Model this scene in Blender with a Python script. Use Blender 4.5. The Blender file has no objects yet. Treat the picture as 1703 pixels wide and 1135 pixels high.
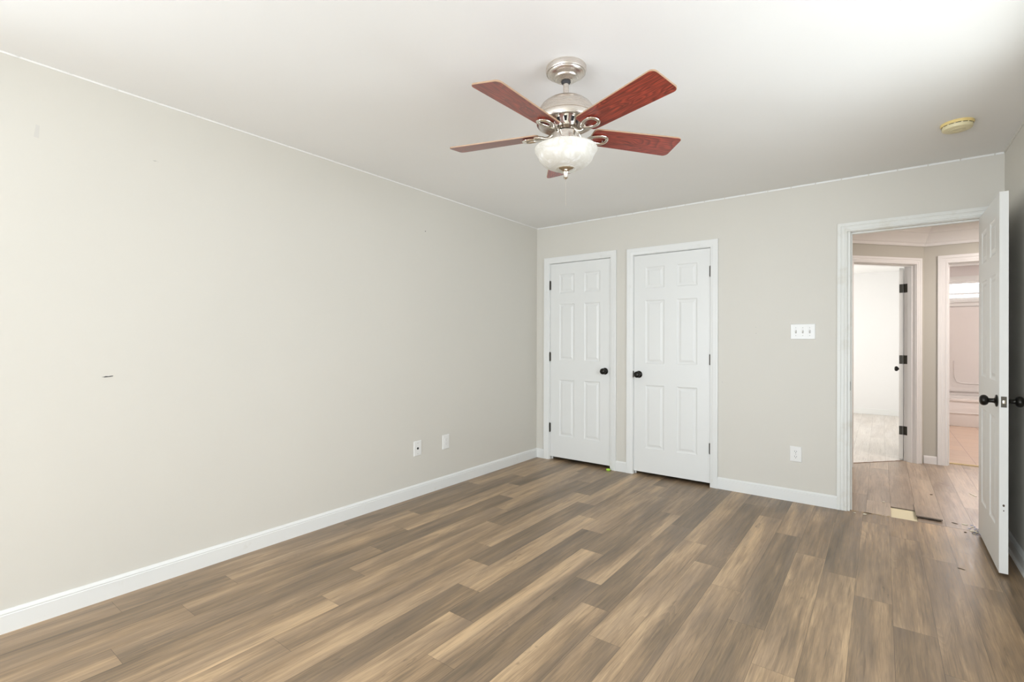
import bpy, bmesh, math, random
from mathutils import Vector, Matrix
random.seed(7)
C = bpy.context.scene.collection
sc = bpy.context.scene
PI = math.pi

# ------------------------------------------------------------------ camera
F, YAW, PIT, ROL = 814.77, .6458, .0015, .0031
CAM = Vector((2.9412, -4.3431, 1.2294))
v = Vector((-math.sin(YAW)*math.cos(PIT), math.cos(YAW)*math.cos(PIT), math.sin(PIT)))
r = Vector((math.cos(YAW), math.sin(YAW), 0)); u = r.cross(v)
r2 = r*math.cos(ROL)+u*math.sin(ROL); u2 = u*math.cos(ROL)-r*math.sin(ROL)
cd = bpy.data.cameras.new('camera'); cd.sensor_width = 36; cd.lens = F/1703*36
cd.clip_start = .02
cam = bpy.data.objects.new('camera', cd); C.objects.link(cam)
M = Matrix((r2, u2, -v)).transposed().to_4x4(); M.translation = CAM
cam.matrix_world = M
sc.camera = cam

# ------------------------------------------------------------------ world, light, exposure
sc.view_settings.view_transform = 'Standard'; sc.view_settings.look = 'None'
sc.view_settings.gamma = 1; sc.view_settings.use_curve_mapping = False
sc.view_settings.exposure = -0.40
w = bpy.data.worlds.new('world'); sc.world = w; w.use_nodes = True
bg = w.node_tree.nodes['Background']; bg.inputs[0].default_value = (.80, .90, 1, 1); bg.inputs[1].default_value = 2.5

def area(name, loc, rot, sx, sy, power, col=(1, 1, 1)):
    l = bpy.data.lights.new(name, 'AREA'); l.shape = 'RECTANGLE'; l.size = sx; l.size_y = sy
    l.energy = power; l.color = col
    o = bpy.data.objects.new(name, l); C.objects.link(o); o.location = loc; o.rotation_euler = rot
    return o
# daylight through the bedroom windows (behind the camera and on the left wall beyond the frame), the far room's and the bathroom's window, plus added fills
area('daylight_bedroom', (1.78, -7.98, 1.30), (PI/2, 0, 0), 3.0, 1.9, 60, (.86, .93, 1))
area('added_ground_bounce', (1.78, -7.92, .75), (PI/2+.5, 0, 0), 3.0, .8, 185, (.85, .925, 1))  # added upward light that brightens the ceiling, standing in for ground bounce
area('added_side_fill', (3.98, -2.4, 1.40), (PI/2+.06, 0, PI/2), 1.7, 1.3, 62, (.84, .92, 1))  # added fill from the right for the left wall and ceiling
area('daylight_bedroom_left', (-.42, -5.5, 1.3), (PI/2+.2, 0, -PI/2), 1.7, 1.5, 118, (.86, .93, 1))
area('daylight_far_room', (-.30, 4.3, 1.4), (PI/2, 0, -PI/2), 1.6, 1.4, 175, (1, .99, .98))
area('daylight_bathroom', (4.25, 6.35, 2.08), (-PI/2, 0, 0), .9, .30, 45, (1, .95, .95))
# added unseen fill lights that brighten the hall and the bathroom
area('added_hall_fill', (4.15, 1.20, 2.38), (0, 0, 0), .30, .30, 42, (1, .93, .90))
area('added_bathroom_fill', (4.9, 4.2, 2.40), (0, 0, 0), .35, .35, 40, (1, .93, .90))

# ------------------------------------------------------------------ material helpers
class NT:
    def __init__(s, name):
        s.m = bpy.data.materials.new(name); s.m.use_nodes = True
        s.t = s.m.node_tree; s.p = s.t.nodes['Principled BSDF']
    def n(s, typ, **kw):
        x = s.t.nodes.new(typ)
        for k, val in kw.items():
            if k.startswith('i_'):
                x.inputs[k[2:].replace('_', ' ')].default_value = val
            else: setattr(x, k, val)
        return x
    def l(s, a, b): s.t.links.new(a, b)
    def math(s, op, a, b=None, c=None):
        x = s.n('ShaderNodeMath', operation=op)
        for i, q in enumerate((a, b, c)):
            if q is None: continue
            if isinstance(q, (int, float)): x.inputs[i].default_value = q
            else: s.l(q, x.inputs[i])
        return x.outputs[0]
    def mix(s, f, a, b, mode='MIX'):
        x = s.n('ShaderNodeMix', data_type='RGBA', blend_type=mode)
        for i, q in ((0, f), (6, a), (7, b)):
            if isinstance(q, (int, float)): x.inputs[i].default_value = q
            elif isinstance(q, tuple): x.inputs[i].default_value = (*q, 1)[:4]
            else: s.l(q, x.inputs[i])
        return x.outputs[2]
    def noise(s, vec, scale, detail=3, rough=.5, dist=0):
        x = s.n('ShaderNodeTexNoise'); x.inputs['Scale'].default_value = scale
        x.inputs['Detail'].default_value = detail; x.inputs['Roughness'].default_value = rough
        x.inputs['Distortion'].default_value = dist
        if vec is not None: s.l(vec, x.inputs['Vector'])
        return x.outputs['Fac']
    def ramp(s, f, stops):
        x = s.n('ShaderNodeValToRGB'); e = x.color_ramp.elements
        while len(e) < len(stops): e.new(.5)
        for i, (p, c) in enumerate(stops):
            e[i].position = p; e[i].color = (*c, 1) if isinstance(c, tuple) else (c, c, c, 1)
        s.l(f, x.inputs[0]); return x.outputs[0]
    def bump(s, h, strength, dist=.001):
        x = s.n('ShaderNodeBump'); x.inputs['Strength'].default_value = strength; x.inputs['Distance'].default_value = dist
        s.l(h, x.inputs['Height']); s.l(x.outputs[0], s.p.inputs['Normal'])

def plain(name, col, rough=.5, metal=0, spec=None, coat=0):
    a = NT(name); a.p.inputs['Base Color'].default_value = (*col, 1)
    a.p.inputs['Roughness'].default_value = rough; a.p.inputs['Metallic'].default_value = metal
    if coat: a.p.inputs['Coat Weight'].default_value = coat; a.p.inputs['Coat Roughness'].default_value = .15
    if spec is not None: a.p.inputs['Specular IOR Level'].default_value = spec
    return a
def painted(name, col, rough, var=.03, bump=.05, dirt=None):
    a = plain(name, col, rough)
    g = a.n('ShaderNodeTexCoord')
    n1 = a.noise(g.outputs['Object'], 1.7, 3)
    dark = tuple(c*(1-var) for c in col); lite = tuple(min(1, c*(1+var)) for c in col)
    c = a.mix(n1, dark, lite)
    if dirt:
        n2 = a.noise(g.outputs['Object'], dirt[0], 4, .6)
        f = a.ramp(n2, [(dirt[1], 0.0), (dirt[2], 1.0)])
        f = a.math('MULTIPLY', f, dirt[4])
        c = a.mix(f, c, dirt[3])
    a.l(c, a.p.inputs['Base Color'])
    n3 = a.noise(g.outputs['Object'], 140, 2)
    a.bump(n3, bump, .0006)
    return a.m
MAT = {}
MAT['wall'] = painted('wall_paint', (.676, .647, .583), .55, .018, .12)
MAT['ceiling'] = painted('ceiling_paint', (.85, .84, .815), .8, .015, .15)
MAT['trim'] = painted('trim_paint', (.80, .80, .775), .35, .015, .04, (9, .66, .80, (.60, .55, .45), .35))
MAT['door'] = painted('door_paint', (.79, .79, .765), .38, .012, .05)
MAT['worn'] = painted('worn_trim_paint', (.79, .79, .75), .4, .03, .05, (5, .56, .76, (.52, .43, .28), .32))
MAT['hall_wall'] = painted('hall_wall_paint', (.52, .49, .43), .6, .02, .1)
MAT['hall_trim'] = painted('hall_trim_paint', (.78, .75, .73), .4, .015, .04)
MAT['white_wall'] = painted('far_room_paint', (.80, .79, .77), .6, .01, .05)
MAT['bath_wall'] = painted('bathroom_paint', (.76, .72, .70), .5, .01, .05)
MAT['acrylic'] = plain('tub_acrylic', (.80, .76, .73), .22).m
MAT['plate'] = plain('outlet_plastic', (.82, .81, .78), .3).m
MAT['plate_dark'] = plain('slot_dark', (.02, .02, .018), .6).m
MAT['plate_grey'] = plain('slot_grey', (.45, .43, .40), .5).m
MAT['bronze'] = plain('oil_rubbed_bronze', (.018, .016, .013), .28, .6).m
MAT['hinge'] = plain('bronze_hinge', (.055, .05, .04), .4, .7).m
MAT['latch'] = plain('latch_metal', (.09, .08, .065), .35, .9).m
MAT['brass'] = plain('bolt_metal', (.75, .70, .60), .25, 1).m
MAT['black'] = plain('gouge_black', (.012, .012, .012), .8).m
MAT['smudge'] = plain('smudge_paint', (.625, .60, .555), .6).m
MAT['painted_shade'] = plain('closet_shade', (.03, .028, .025), .9).m  # near-black colour stands in for the shade inside the closets
MAT['subfloor'] = painted('pale_subfloor', (.86, .77, .54), .8, .08, .3)
MAT['green'] = plain('lime_foam', (.42, .72, .06), .6).m
MAT['chip'] = plain('pale_paint_chip', (.75, .70, .58), .7).m
MAT['chip_dark'] = plain('dark_wood_splinter', (.10, .07, .045), .8).m
MAT['chip_blue'] = plain('blue_paint_flake', (.22, .28, .50), .6).m
MAT['strip'] = painted('pine_strip', (.55, .42, .22), .6, .1, .2)
MAT['rag'] = painted('ragged_edge', (.22, .14, .09), .8, .3, .4)

# brushed nickel with fine circular brushing
a = plain('brushed_nickel', (.70, .645, .59), .27, 1)
g = a.n('ShaderNodeTexCoord'); mp = a.n('ShaderNodeMapping'); mp.inputs['Scale'].default_value = (2, 2, 160)
a.l(g.outputs['Object'], mp.inputs[0]); nn = a.noise(mp.outputs[0], 3, 2)
a.l(a.ramp(nn, [(.3, .20), (.7, .36)]), a.p.inputs['Roughness']); MAT['nickel'] = a.m
MAT['nickel_polished'] = plain('polished_nickel', (.80, .76, .69), .14, 1).m
MAT['vent_dark'] = plain('motor_vent_dark', (.03, .028, .03), .6).m

# alabaster glass
a = plain('alabaster_glass', (.74, .70, .63), .3)
g = a.n('ShaderNodeTexCoord'); n1 = a.noise(g.outputs['Object'], 9, 5, .6, 2.2)
a.l(a.ramp(n1, [(.35, (.74, .72, .68)), (.52, (.63, .60, .53)), (.66, (.78, .76, .73))]), a.p.inputs['Base Color'])
a.p.inputs['Subsurface Weight'].default_value = .12; a.p.inputs['Subsurface Radius'].default_value = (.03, .025, .02)
MAT['alabaster'] = a.m

# cherry fan blade underside (object space: x runs along the blade)
a = plain('cherry_veneer', (.3, .06, .035), .36, coat=.5)
g = a.n('ShaderNodeTexCoord'); mp = a.n('ShaderNodeMapping'); mp.inputs['Scale'].default_value = (1.6, 9, 1)
oi = a.n('ShaderNodeObjectInfo')
va = a.n('ShaderNodeVectorMath', operation='ADD'); a.l(g.outputs['Object'], mp.inputs[0]); a.l(mp.outputs[0], va.inputs[0])
vm = a.n('ShaderNodeVectorMath', operation='SCALE'); a.l(oi.outputs['Location'], vm.inputs[0]); vm.inputs['Scale'].default_value = 1
cmb = a.n('ShaderNodeCombineXYZ'); a.l(a.math('MULTIPLY', oi.outputs['Random'], 37), cmb.inputs[2]); a.l(cmb.outputs[0], va.inputs[1])
n1 = a.noise(va.outputs[0], 1.5, 2, .5, .6)
rings = a.math('FRACT', a.math('MULTIPLY', n1, 15))
mp2 = a.n('ShaderNodeMapping'); mp2.inputs['Scale'].default_value = (8, 160, 1); a.l(g.outputs['Object'], mp2.inputs[0])
n2 = a.noise(mp2.outputs[0], 1, 3)
c = a.mix(a.ramp(rings, [(0, 0.0), (.75, 1.0), (1, .25)]), (.17, .024, .015), (.43, .062, .034))
c = a.mix(a.ramp(n2, [(.35, .75), (.6, 0.0)]), c, (.10, .018, .012))
a.l(c, a.p.inputs['Base Color']); MAT['cherry'] = a.m
MAT['blade_edge'] = plain('blade_edge', (.42, .27, .17), .4).m

# yellowed plastic
MAT['yellowed'] = plain('yellowed_plastic', (.80, .62, .26), .4).m
MAT['yellowed_face'] = plain('yellowed_plastic_face', (.74, .66, .42), .45).m

# window glass, almost clear
a = NT('window_glass'); a.t.nodes.remove(a.p)
tr = a.n('ShaderNodeBsdfTransparent'); gl = a.n('ShaderNodeBsdfGlossy'); gl.inputs['Roughness'].default_value = .02
mx = a.n('ShaderNodeMixShader'); mx.inputs[0].default_value = .05
a.l(tr.outputs[0], mx.inputs[1]); a.l(gl.outputs[0], mx.inputs[2]); a.l(mx.outputs[0], a.t.nodes['Material Output'].inputs[0])
MAT['glass'] = a.m

# vinyl planks: uv = metres on the plank, colour layer = tone left, tone right, random
def plank_material(name, light, mid, dark, grey):
    a = plain(name, mid, .4)
    uv = a.n('ShaderNodeUVMap'); uv.uv_map = 'plank'
    at = a.n('ShaderNodeAttribute'); at.attribute_name = 'tone'
    sp = a.n('ShaderNodeSeparateColor'); a.l(at.outputs['Color'], sp.inputs[0])
    su = a.n('ShaderNodeSeparateXYZ'); a.l(uv.outputs[0], su.inputs[0])
    rz = a.math('MULTIPLY', sp.outputs[2], 91.7)
    def vec(sx, sy):
        c = a.n('ShaderNodeCombineXYZ')
        a.l(a.math('MULTIPLY', su.outputs[0], sx), c.inputs[0]); a.l(a.math('MULTIPLY', su.outputs[1], sy), c.inputs[1])
        a.l(rz, c.inputs[2]); return c.outputs[0]
    wob = a.noise(vec(5, 1.4), 1, 2, .5)
    t = a.math('DIVIDE', su.outputs[0], .1466)
    t = a.math('ADD', t, a.math('MULTIPLY', a.math('SUBTRACT', wob, .5), 1.1))
    sm = a.n('ShaderNodeMapRange', interpolation_type='SMOOTHSTEP'); sm.inputs[1].default_value = .2; sm.inputs[2].default_value = .8
    a.l(t, sm.inputs[0])
    mr = a.n('ShaderNodeMix', data_type='FLOAT'); a.l(sm.outputs[0], mr.inputs[0]); a.l(sp.outputs[0], mr.inputs[2]); a.l(sp.outputs[1], mr.inputs[3])
    tone = mr.outputs[0]
    cloud = a.noise(vec(17, 1.9), 1, 3, .55)
    streak = a.noise(vec(60, 2.6), 1, 4, .6, .3)
    fine = a.noise(vec(260, 9), 1, 3, .6)
    tone = a.math('ADD', tone, a.math('MULTIPLY', a.math('SUBTRACT', cloud, .5), .95))
    tone = a.math('ADD', tone, a.math('MULTIPLY', a.math('SUBTRACT', streak, .5), .62))
    tone = a.math('ADD', tone, a.math('MULTIPLY', a.math('SUBTRACT', fine, .5), .6))
    # cathedral figure
    cat = a.noise(vec(9, 1.0), 1, 1, .4, .4)
    rg = a.math('FRACT', a.math('MULTIPLY', cat, 26))
    msk = a.ramp(a.noise(vec(7, 1.9), 1, 2), [(.52, 0.0), (.66, 1.0)])
    rg = a.math('MULTIPLY', a.math('MULTIPLY', a.math('SUBTRACT', rg, .6), -.16), msk)
    tone = a.math('ADD', tone, rg)
    col = a.ramp(tone, [(.0, dark), (.34, tuple((x+y)/2 for x, y in zip(dark, mid))), (.55, mid), (.95, light)])
    gq = a.ramp(a.noise(vec(11, 1.2), 1, 2), [(.4, 0.0), (.7, 1.0)])
    col = a.mix(a.math('MULTIPLY', gq, .38), col, grey, 'MIX')
    st2 = a.noise(vec(85, 3.2), 1, 3, .65, .2)
    col = a.mix(a.math('MULTIPLY', a.ramp(st2, [(.30, 1.0), (.44, 0.0)]), .45), col, tuple(x*.8 for x in dark))
    # knots
    kn = a.ramp(a.noise(vec(22, 7), 1, 2, .5, .8), [(.70, 0.0), (.80, 1.0)])
    col = a.mix(a.math('MULTIPLY', kn, .55), col, tuple(x*.55 for x in dark))
    # seams
    ex = a.math('MINIMUM', su.outputs[0], a.math('SUBTRACT', .1466, su.outputs[0]))
    ey = a.n('ShaderNodeAttribute'); ey.attribute_name = 'plen'
    e2 = a.math('MINIMUM', su.outputs[1], a.math('SUBTRACT', ey.outputs['Fac'], su.outputs[1]))
    e = a.math('MINIMUM', ex, e2)
    f = a.math('LESS_THAN', e, .0008)
    col = a.mix(a.math('MULTIPLY', f, .6), col, (.045, .032, .02))
    a.l(col, a.p.inputs['Base Color'])
    a.l(a.ramp(fine, [(.3, .30), (.7, .46)]), a.p.inputs['Roughness'])
    a.p.inputs['Specular IOR Level'].default_value = .5
    a.bump(a.math('ADD', fine, a.math('MULTIPLY', f, -1.5)), .12, .0006)
    return a.m
MAT['plank'] = plank_material('vinyl_plank', (.635, .443, .258), (.365, .248, .146), (.130, .096, .063), (.27, .20, .145))
MAT['plank_hall_lit'] = plank_material('vinyl_plank_hall_lit', (.60, .47, .35), (.42, .32, .235), (.22, .165, .125), (.40, .33, .27))  # bedroom planks with the hall's pinkish light put into the colour
MAT['plank_far_lit'] = plank_material('overlit_plank', (.74, .70, .64), (.66, .61, .55), (.50, .45, .40), (.64, .61, .58))  # same planking, far room's strong daylight put in as paler colours

# tile
a = plain('bath_tile', (.6, .4, .3), .25)
g = a.n('ShaderNodeTexCoord')
br = a.n('ShaderNodeTexBrick', offset=0); br.inputs['Scale'].default_value = 1
br.inputs['Brick Width'].default_value = .33; br.inputs['Row Height'].default_value = .33; br.inputs['Mortar Size'].default_value = .004
br.inputs['Color1'].default_value = (.62, .44, .32, 1); br.inputs['Color2'].default_value = (.56, .41, .31, 1); br.inputs['Mortar'].default_value = (.42, .30, .25, 1)
mp = a.n('ShaderNodeMapping'); mp.inputs['Location'].default_value = (-.08, .1, 0)
a.l(g.outputs['Object'], mp.inputs[0]); a.l(mp.outputs[0], br.inputs['Vector'])
n1 = a.noise(g.outputs['Object'], 7, 4)
a.l(a.mix(a.math('MULTIPLY', n1, .3), br.outputs[0], (.70, .55, .46)), a.p.inputs['Base Color'])
MAT['tile'] = a.m

# ------------------------------------------------------------------ mesh helpers
class MB:
    def __init__(s): s.v = []; s.f = []; s.mi = []; s.xf = None
    def add(s, vs, fs, mi=0):
        b = len(s.v)
        s.v += [Vector(p) if s.xf is None else s.xf @ Vector(p) for p in vs]
        for f in fs: s.f.append([b+i for i in f]); s.mi.append(mi)
        return s
    def box(s, a, b, mi=0):
        x0, y0, z0 = a; x1, y1, z1 = b
        vs = [(x0, y0, z0), (x1, y0, z0), (x1, y1, z0), (x0, y1, z0), (x0, y0, z1), (x1, y0, z1), (x1, y1, z1), (x0, y1, z1)]
        return s.add(vs, [(0, 3, 2, 1), (4, 5, 6, 7), (0, 1, 5, 4), (1, 2, 6, 5), (2, 3, 7, 6), (3, 0, 4, 7)], mi)
    def rings(s, rings, closed_loop=True, cap0=True, cap1=True, mi=0, loop_path=False):
        n = len(rings[0]); vs = [p for q in rings for p in q]; fs = []
        m = len(rings)
        for i in range(m if loop_path else m-1):
            j = (i+1) % m
            for k in range(n if closed_loop else n-1):
                k2 = (k+1) % n
                fs.append((i*n+k, i*n+k2, j*n+k2, j*n+k))
        if not loop_path:
            if cap0: fs.append(tuple(range(n-1, -1, -1)))
            if cap1: fs.append(tuple((m-1)*n+k for k in range(n)))
        return s.add(vs, fs, mi)
    def lathe(s, prof, c=(0, 0, 0), n=48, mi=0, cap0=True, cap1=True):
        rs = [[(c[0]+rr*math.cos(2*PI*k/n), c[1]+rr*math.sin(2*PI*k/n), c[2]+z) for k in range(n)] for rr, z in prof]
        return s.rings(rs, True, cap0, cap1, mi)
    def lathe_y(s, prof, c=(0, 0, 0), n=28, mi=0):     # axis along -y: profile (radius, distance toward -y)
        rs = [[(c[0]+rr*math.cos(2*PI*k/n), c[1]-d, c[2]+rr*math.sin(2*PI*k/n)) for k in range(n)] for rr, d in prof]
        return s.rings(rs, True, True, True, mi)
    def tube(s, pts, rad, n=10, flat=1.0, loop=False, mi=0):
        pts = [Vector(p) for p in pts]; m = len(pts); rs = []
        for i, p in enumerate(pts):
            a_ = pts[(i-1) % m] if (loop or i > 0) else p
            b_ = pts[(i+1) % m] if (loop or i < m-1) else p
            t = (b_-a_).normalized()
            up = Vector((0, 0, 1))
            if abs(t.dot(up)) > .95: up = Vector((1, 0, 0))
            x = t.cross(up).normalized(); y = x.cross(t).normalized()
            rr = rad[i] if isinstance(rad, (list, tuple)) else rad
            rs.append([p+x*rr*math.cos(2*PI*k/n)+y*rr*flat*math.sin(2*PI*k/n) for k in range(n)])
        return s.rings(rs, True, True, True, mi, loop)
    def build(s, name, mats, parent=None, ang=32, bevel=0, loc=None):
        if not isinstance(mats, (list, tuple)): mats = [mats]
        me = bpy.data.meshes.new(name)
        if loc is not None: s.v = [p-Vector(loc) for p in s.v]
        me.from_pydata([tuple(p) for p in s.v], [], s.f)
        for m_ in mats: me.materials.append(MAT[m_])
        for p, i in zip(me.polygons, s.mi): p.material_index = i
        bm = bmesh.new(); bm.from_mesh(me)
        bmesh.ops.recalc_face_normals(bm, faces=bm.faces)
        if bevel:
            es = [e for e in bm.edges if len(e.link_faces) == 2 and e.calc_face_angle(0) > .9]
            bmesh.ops.bevel(bm, geom=es, offset=bevel, segments=2, affect='EDGES', profile=.6)
        for e in bm.edges:
            e.smooth = len(e.link_faces) == 2 and e.calc_face_angle(0) < math.radians(ang)
        for f in bm.faces: f.smooth = True
        bm.to_mesh(me); bm.free()
        o = bpy.data.objects.new(name, me); C.objects.link(o)
        if parent: o.parent = parent
        if loc is not None: o.location = loc
        return o
def tag(o, label=None, cat=None, group=None, kind=None):
    if label: o['label'] = label
    if cat: o['category'] = cat
    if group: o['group'] = group
    if kind: o['kind'] = kind
    return o
def empty(name, loc=(0, 0, 0), rz=0):
    o = bpy.data.objects.new(name, None); C.objects.link(o); o.location = loc; o.rotation_euler = (0, 0, rz)
    o.empty_display_size = .05
    return o
def sub(parts, a, b):   # rectangles of wall between openings: parts = (x0,x1,z0,z1) openings inside a..b, height 2.44
    pass

H = 2.44; W = 3.563; YF = -7.70; T = .115
# ------------------------------------------------------------------ walls
def wall_with_openings(name, x0, x1, ops, mats='wall', thick=T, mat_front=0, parent=None, xf=None, h=H):
    b = MB(); b.xf = xf
    x = x0
    for (a0, a1, z0, z1) in sorted(ops):
        if a0 > x: b.box((x, 0, 0), (a0, thick, h))
        if z0 > 0: b.box((a0, 0, 0), (a1, thick, z0))
        if z1 < h: b.box((a0, 0, z1), (a1, thick, h))
        x = a1
    if x < x1: b.box((x, 0, 0), (x1, thick, h))
    return tag(b.build(name, mats), kind='structure')
C1 = (.152, .872, 0, 2.062); C2 = (1.076, 1.799, 0, 2.055); C3 = (2.742, 3.497, 0, 2.058)
tag(wall_with_openings('wall_back', 0, W+.12, [C1, C2, C3]), 'pale greige painted back wall with two closet doors and a doorway', 'wall')
TL = Matrix.Rotation(PI/2, 4, 'Z')        # local x -> world y, local y -> world -x
wl = wall_with_openings('wall_left', YF-.12, .72, [(-6.35, -4.65, .50, 2.15)], xf=TL); tag(wl, 'long blank pale greige wall with a black gouge', 'wall')
# wall right: face at x = W, body behind
xr = Matrix.Translation((W, 0, 0)) @ Matrix.Rotation(-PI/2, 4, 'Z')   # local x -> -y, local y -> +x
tag(wall_with_openings('wall_right', .0, -YF+.12, [(1.55, 3.25, .70, 2.15)], xf=xr), 'greige wall behind the open white door', 'wall')
# wall behind the camera with window
xf_ = Matrix.Translation((W, YF, 0)) @ Matrix.Rotation(PI, 4, 'Z')
tag(wall_with_openings('wall_front', 0, W, [(.28, W-.28, .30, 2.25)], xf=xf_), 'greige wall behind the viewer with a window', 'wall')
tag(MB().box((-.2, YF-.2, H), (W+.12, .115, H+.1)).build('ceiling', 'ceiling'), 'smooth white bedroom ceiling', 'ceiling', kind='structure')
# closets behind the shut doors
cw = MB()
cw.box((0, .70, 0), (1.95, .75, H)); cw.box((1.93, .115, 0), (1.98, .75, H)); cw.box((.94, .115, 0), (1.01, .70, H)); cw.box((-.02, .115, 2.40), (1.95, .72, 2.44))
tag(cw.build('wall_closet', 'painted_shade'), 'closet interior behind the shut doors, its shade painted near-black', 'wall', kind='structure')

def window(name, x0, x1, z0, z1, xf, label, thick=T, rail=True):
    e = tag(empty(name), label, 'window', kind='structure'); e.matrix_world = xf
    b = MB(); f = .045; y0, y1 = .03, .085
    b.box((x0, y0, z0), (x0+f, y1, z1)); b.box((x1-f, y0, z0), (x1, y1, z1))
    b.box((x0+f, y0, z0), (x1-f, y1, z0+f)); b.box((x0+f, y0, z1-f), (x1-f, y1, z1))
    if rail: b.box((x0+f, y0, (z0+z1)/2-.018), (x1-f, y1, (z0+z1)/2+.018))
    b.build('window_frame', 'trim', e)
    MB().box((x0+f, .055, z0+f), (x1-f, .059, z1-f)).build('window_pane', 'glass', e)
    c = MB(); k = .07
    for q in ((x0-k, -.018, z0-k, x0, z1+k), (x1, -.018, z0-k, x1+k, z1+k)): c.box((q[0], q[1], q[2]), (q[3], 0, q[4]))
    c.box((x0, -.018, z1), (x1, 0, z1+k)); c.box((x0-k, -.04, z0-.03), (x1+k, 0, z0)); c.box((x0, -.018, z0-k-.02), (x1, 0, z0-.03))
    c.build('window_casing', 'trim', e)
window('window_1', .28, W-.28, .30, 2.25, xf_, 'white double sash window behind the viewer')
window('window_5', -6.35, -4.65, .50, 2.15, TL, 'white sash window on the left wall beyond the frame')
window('window_added', 1.55, 3.25, .70, 2.15, xr, 'added white sash window on the unseen right wall, for fill light')  # unseen window added so the side fill can enter

# ------------------------------------------------------------------ floors of vinyl planks
PW = .1466; X0 = 2.985; PL = 1.242
rows = {  # row: (first joint below y=0, tones of the planks from the back wall toward the camera (left edge, right edge))
 -4: (-.40, [(.4, .4), (.35, .4), (.4, .4)]), -3: (-.955, [(.72, .6), (.62, .5), (.45, .5)]), -2: (-.68, [(.68, .7), (.45, .52), (.45, .4)]),
 -1: (-.404, [(.5, .5), (.58, .52), (.28, .36), (.5, .5)]), 0: (-.19, [(.36, .4), (.5, .48), (.34, .55), (.5, .4)]),
 1: (-1.22, [(.22, .36), (.48, .62), (.5, .5), (.5, .4)]), 2: (-1.046, [(.42, .38), (.52, .56), (.68, .6), (.5, .5)]),
 3: (-.78, [(.55, .48), (.3, .16), (.34, .40), (.5, .5)]), 4: (-.495, [(.34, .3), (.74, .45), (.52, .42), (.5, .6)]),
 5: (-.28, [(.4, .4), (.22, .26), (.66, .28), (.4, .4)]), 6: (-1.262, [(.70, .46), (.62, .60), (.45, .35), (.5, .6)]),
 7: (-1.05, [(.22, .2), (.36, .26), (.80, .34), (.4, .5)]), 8: (-.851, [(.5, .4), (.36, .74), (.22, .26), (.6, .4)]),
 9: (-.52, [(.35, .4), (.42, .34), (.82, .36), (.5, .3)]), 10: (-.245, [(.3, .4), (.68, .48), (.2, .24), (.68, .42)]),
 11: (-.033, [(.5, .5), (.52, .6), (.62, .72), (.3, .34), (.5, .5)]), 12: (-1.03, [(.72, .5), (.26, .2), (.52, .68), (.5, .4)]),
 13: (-.833, [(.34, .26), (.52, .78), (.52, .40), (.6, .5)]), 14: (-.52, [(.5, .6), (.24, .32), (.64, .44), (.46, .82)]),
 15: (-.27, [(.4, .5), (.56, .42), (.60, .44), (.4, .5)]), 16: (-.017, [(.5, .5), (.6, .72), (.28, .22), (.44, .32), (.4, .6)]),
 17: (-.96, [(.3, .22), (.5, .66), (.6, .3), (.5, .5)]), 18: (-.71, [(.6, .7), (.34, .3), (.62, .5), (.36, .4)]),
 19: (-1.148, [(.6, .66), (.28, .36), (.46, .36), (.56, .48)]), 20: (-.9, [(.3, .4), (.35, .5), (.5, .5), (.6, .6)]),
}
def plank_mesh(name, planks, mat, parent=None, clip=(), z=0, th=.008, kind='structure'):
    """planks: (x0, x1, y0, y1, toneL, toneR, u0) ; boxes clipped by planes (point, normal keeps negative side)"""
    bm = bmesh.new(); uv = bm.loops.layers.uv.new('plank'); tl = bm.loops.layers.float_color.new('tone'); pl = bm.loops.layers.float.new('plen') if hasattr(bm.loops.layers, 'float') else None
    for (x0, x1, y0, y1, ta, tb, u0) in planks:
        rnd = random.random()
        vs = [bm.verts.new(p) for p in [(x0, y0, z-th), (x1, y0, z-th), (x1, y1, z-th), (x0, y1, z-th), (x0, y0, z), (x1, y0, z), (x1, y1, z), (x0, y1, z)]]
        fs = [bm.faces.new([vs[i] for i in q]) for q in [(0, 3, 2, 1), (4, 5, 6, 7), (0, 1, 5, 4), (1, 2, 6, 5), (2, 3, 7, 6), (3, 0, 4, 7)]]
        for f in fs:
            for l in f.loops:
                co = l.vert.co
                l[uv].uv = (co.x-x0+u0, co.y-y0); l[tl] = (ta, tb, rnd, 1)
                if pl: l[pl] = y1-y0
    for (pt, nr) in clip:
        gm = list(bm.verts)+list(bm.edges)+list(bm.faces)
        bmesh.ops.bisect_plane(bm, geom=gm, plane_co=pt, plane_no=nr, clear_outer=True)
    me = bpy.data.meshes.new(name); bm.to_mesh(me); bm.free(); me.materials.append(MAT[mat])
    o = bpy.data.objects.new(name, me); C.objects.link(o)
    if parent: o.parent = parent
    if kind: tag(o, kind=kind)
    return o
pk = []
for k, (j, tones) in rows.items():
    xa, xb = X0-(k+1)*PW, X0-k*PW
    u0 = 0
    if xa < 0: u0 = -xa; xa = 0
    xb = min(xb, W)
    if xb <= xa: continue
    top = .70 if xb < 1.96 else .03
    y1 = j
    pk.append((xa, xb, max(j, j), top, *tones[0], u0))
    i = 1
    while y1 > YF:
        y0 = max(y1-PL, YF); t_ = tones[i] if i < len(tones) else (random.uniform(.3, .7), random.uniform(.3, .7))
        pk.append((xa, xb, y0, y1, *t_, u0)); y1 = y1-PL; i += 1
fl = plank_mesh('floor', pk, 'plank'); tag(fl, 'brown wood-look vinyl plank bedroom floor', 'floor')
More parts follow.
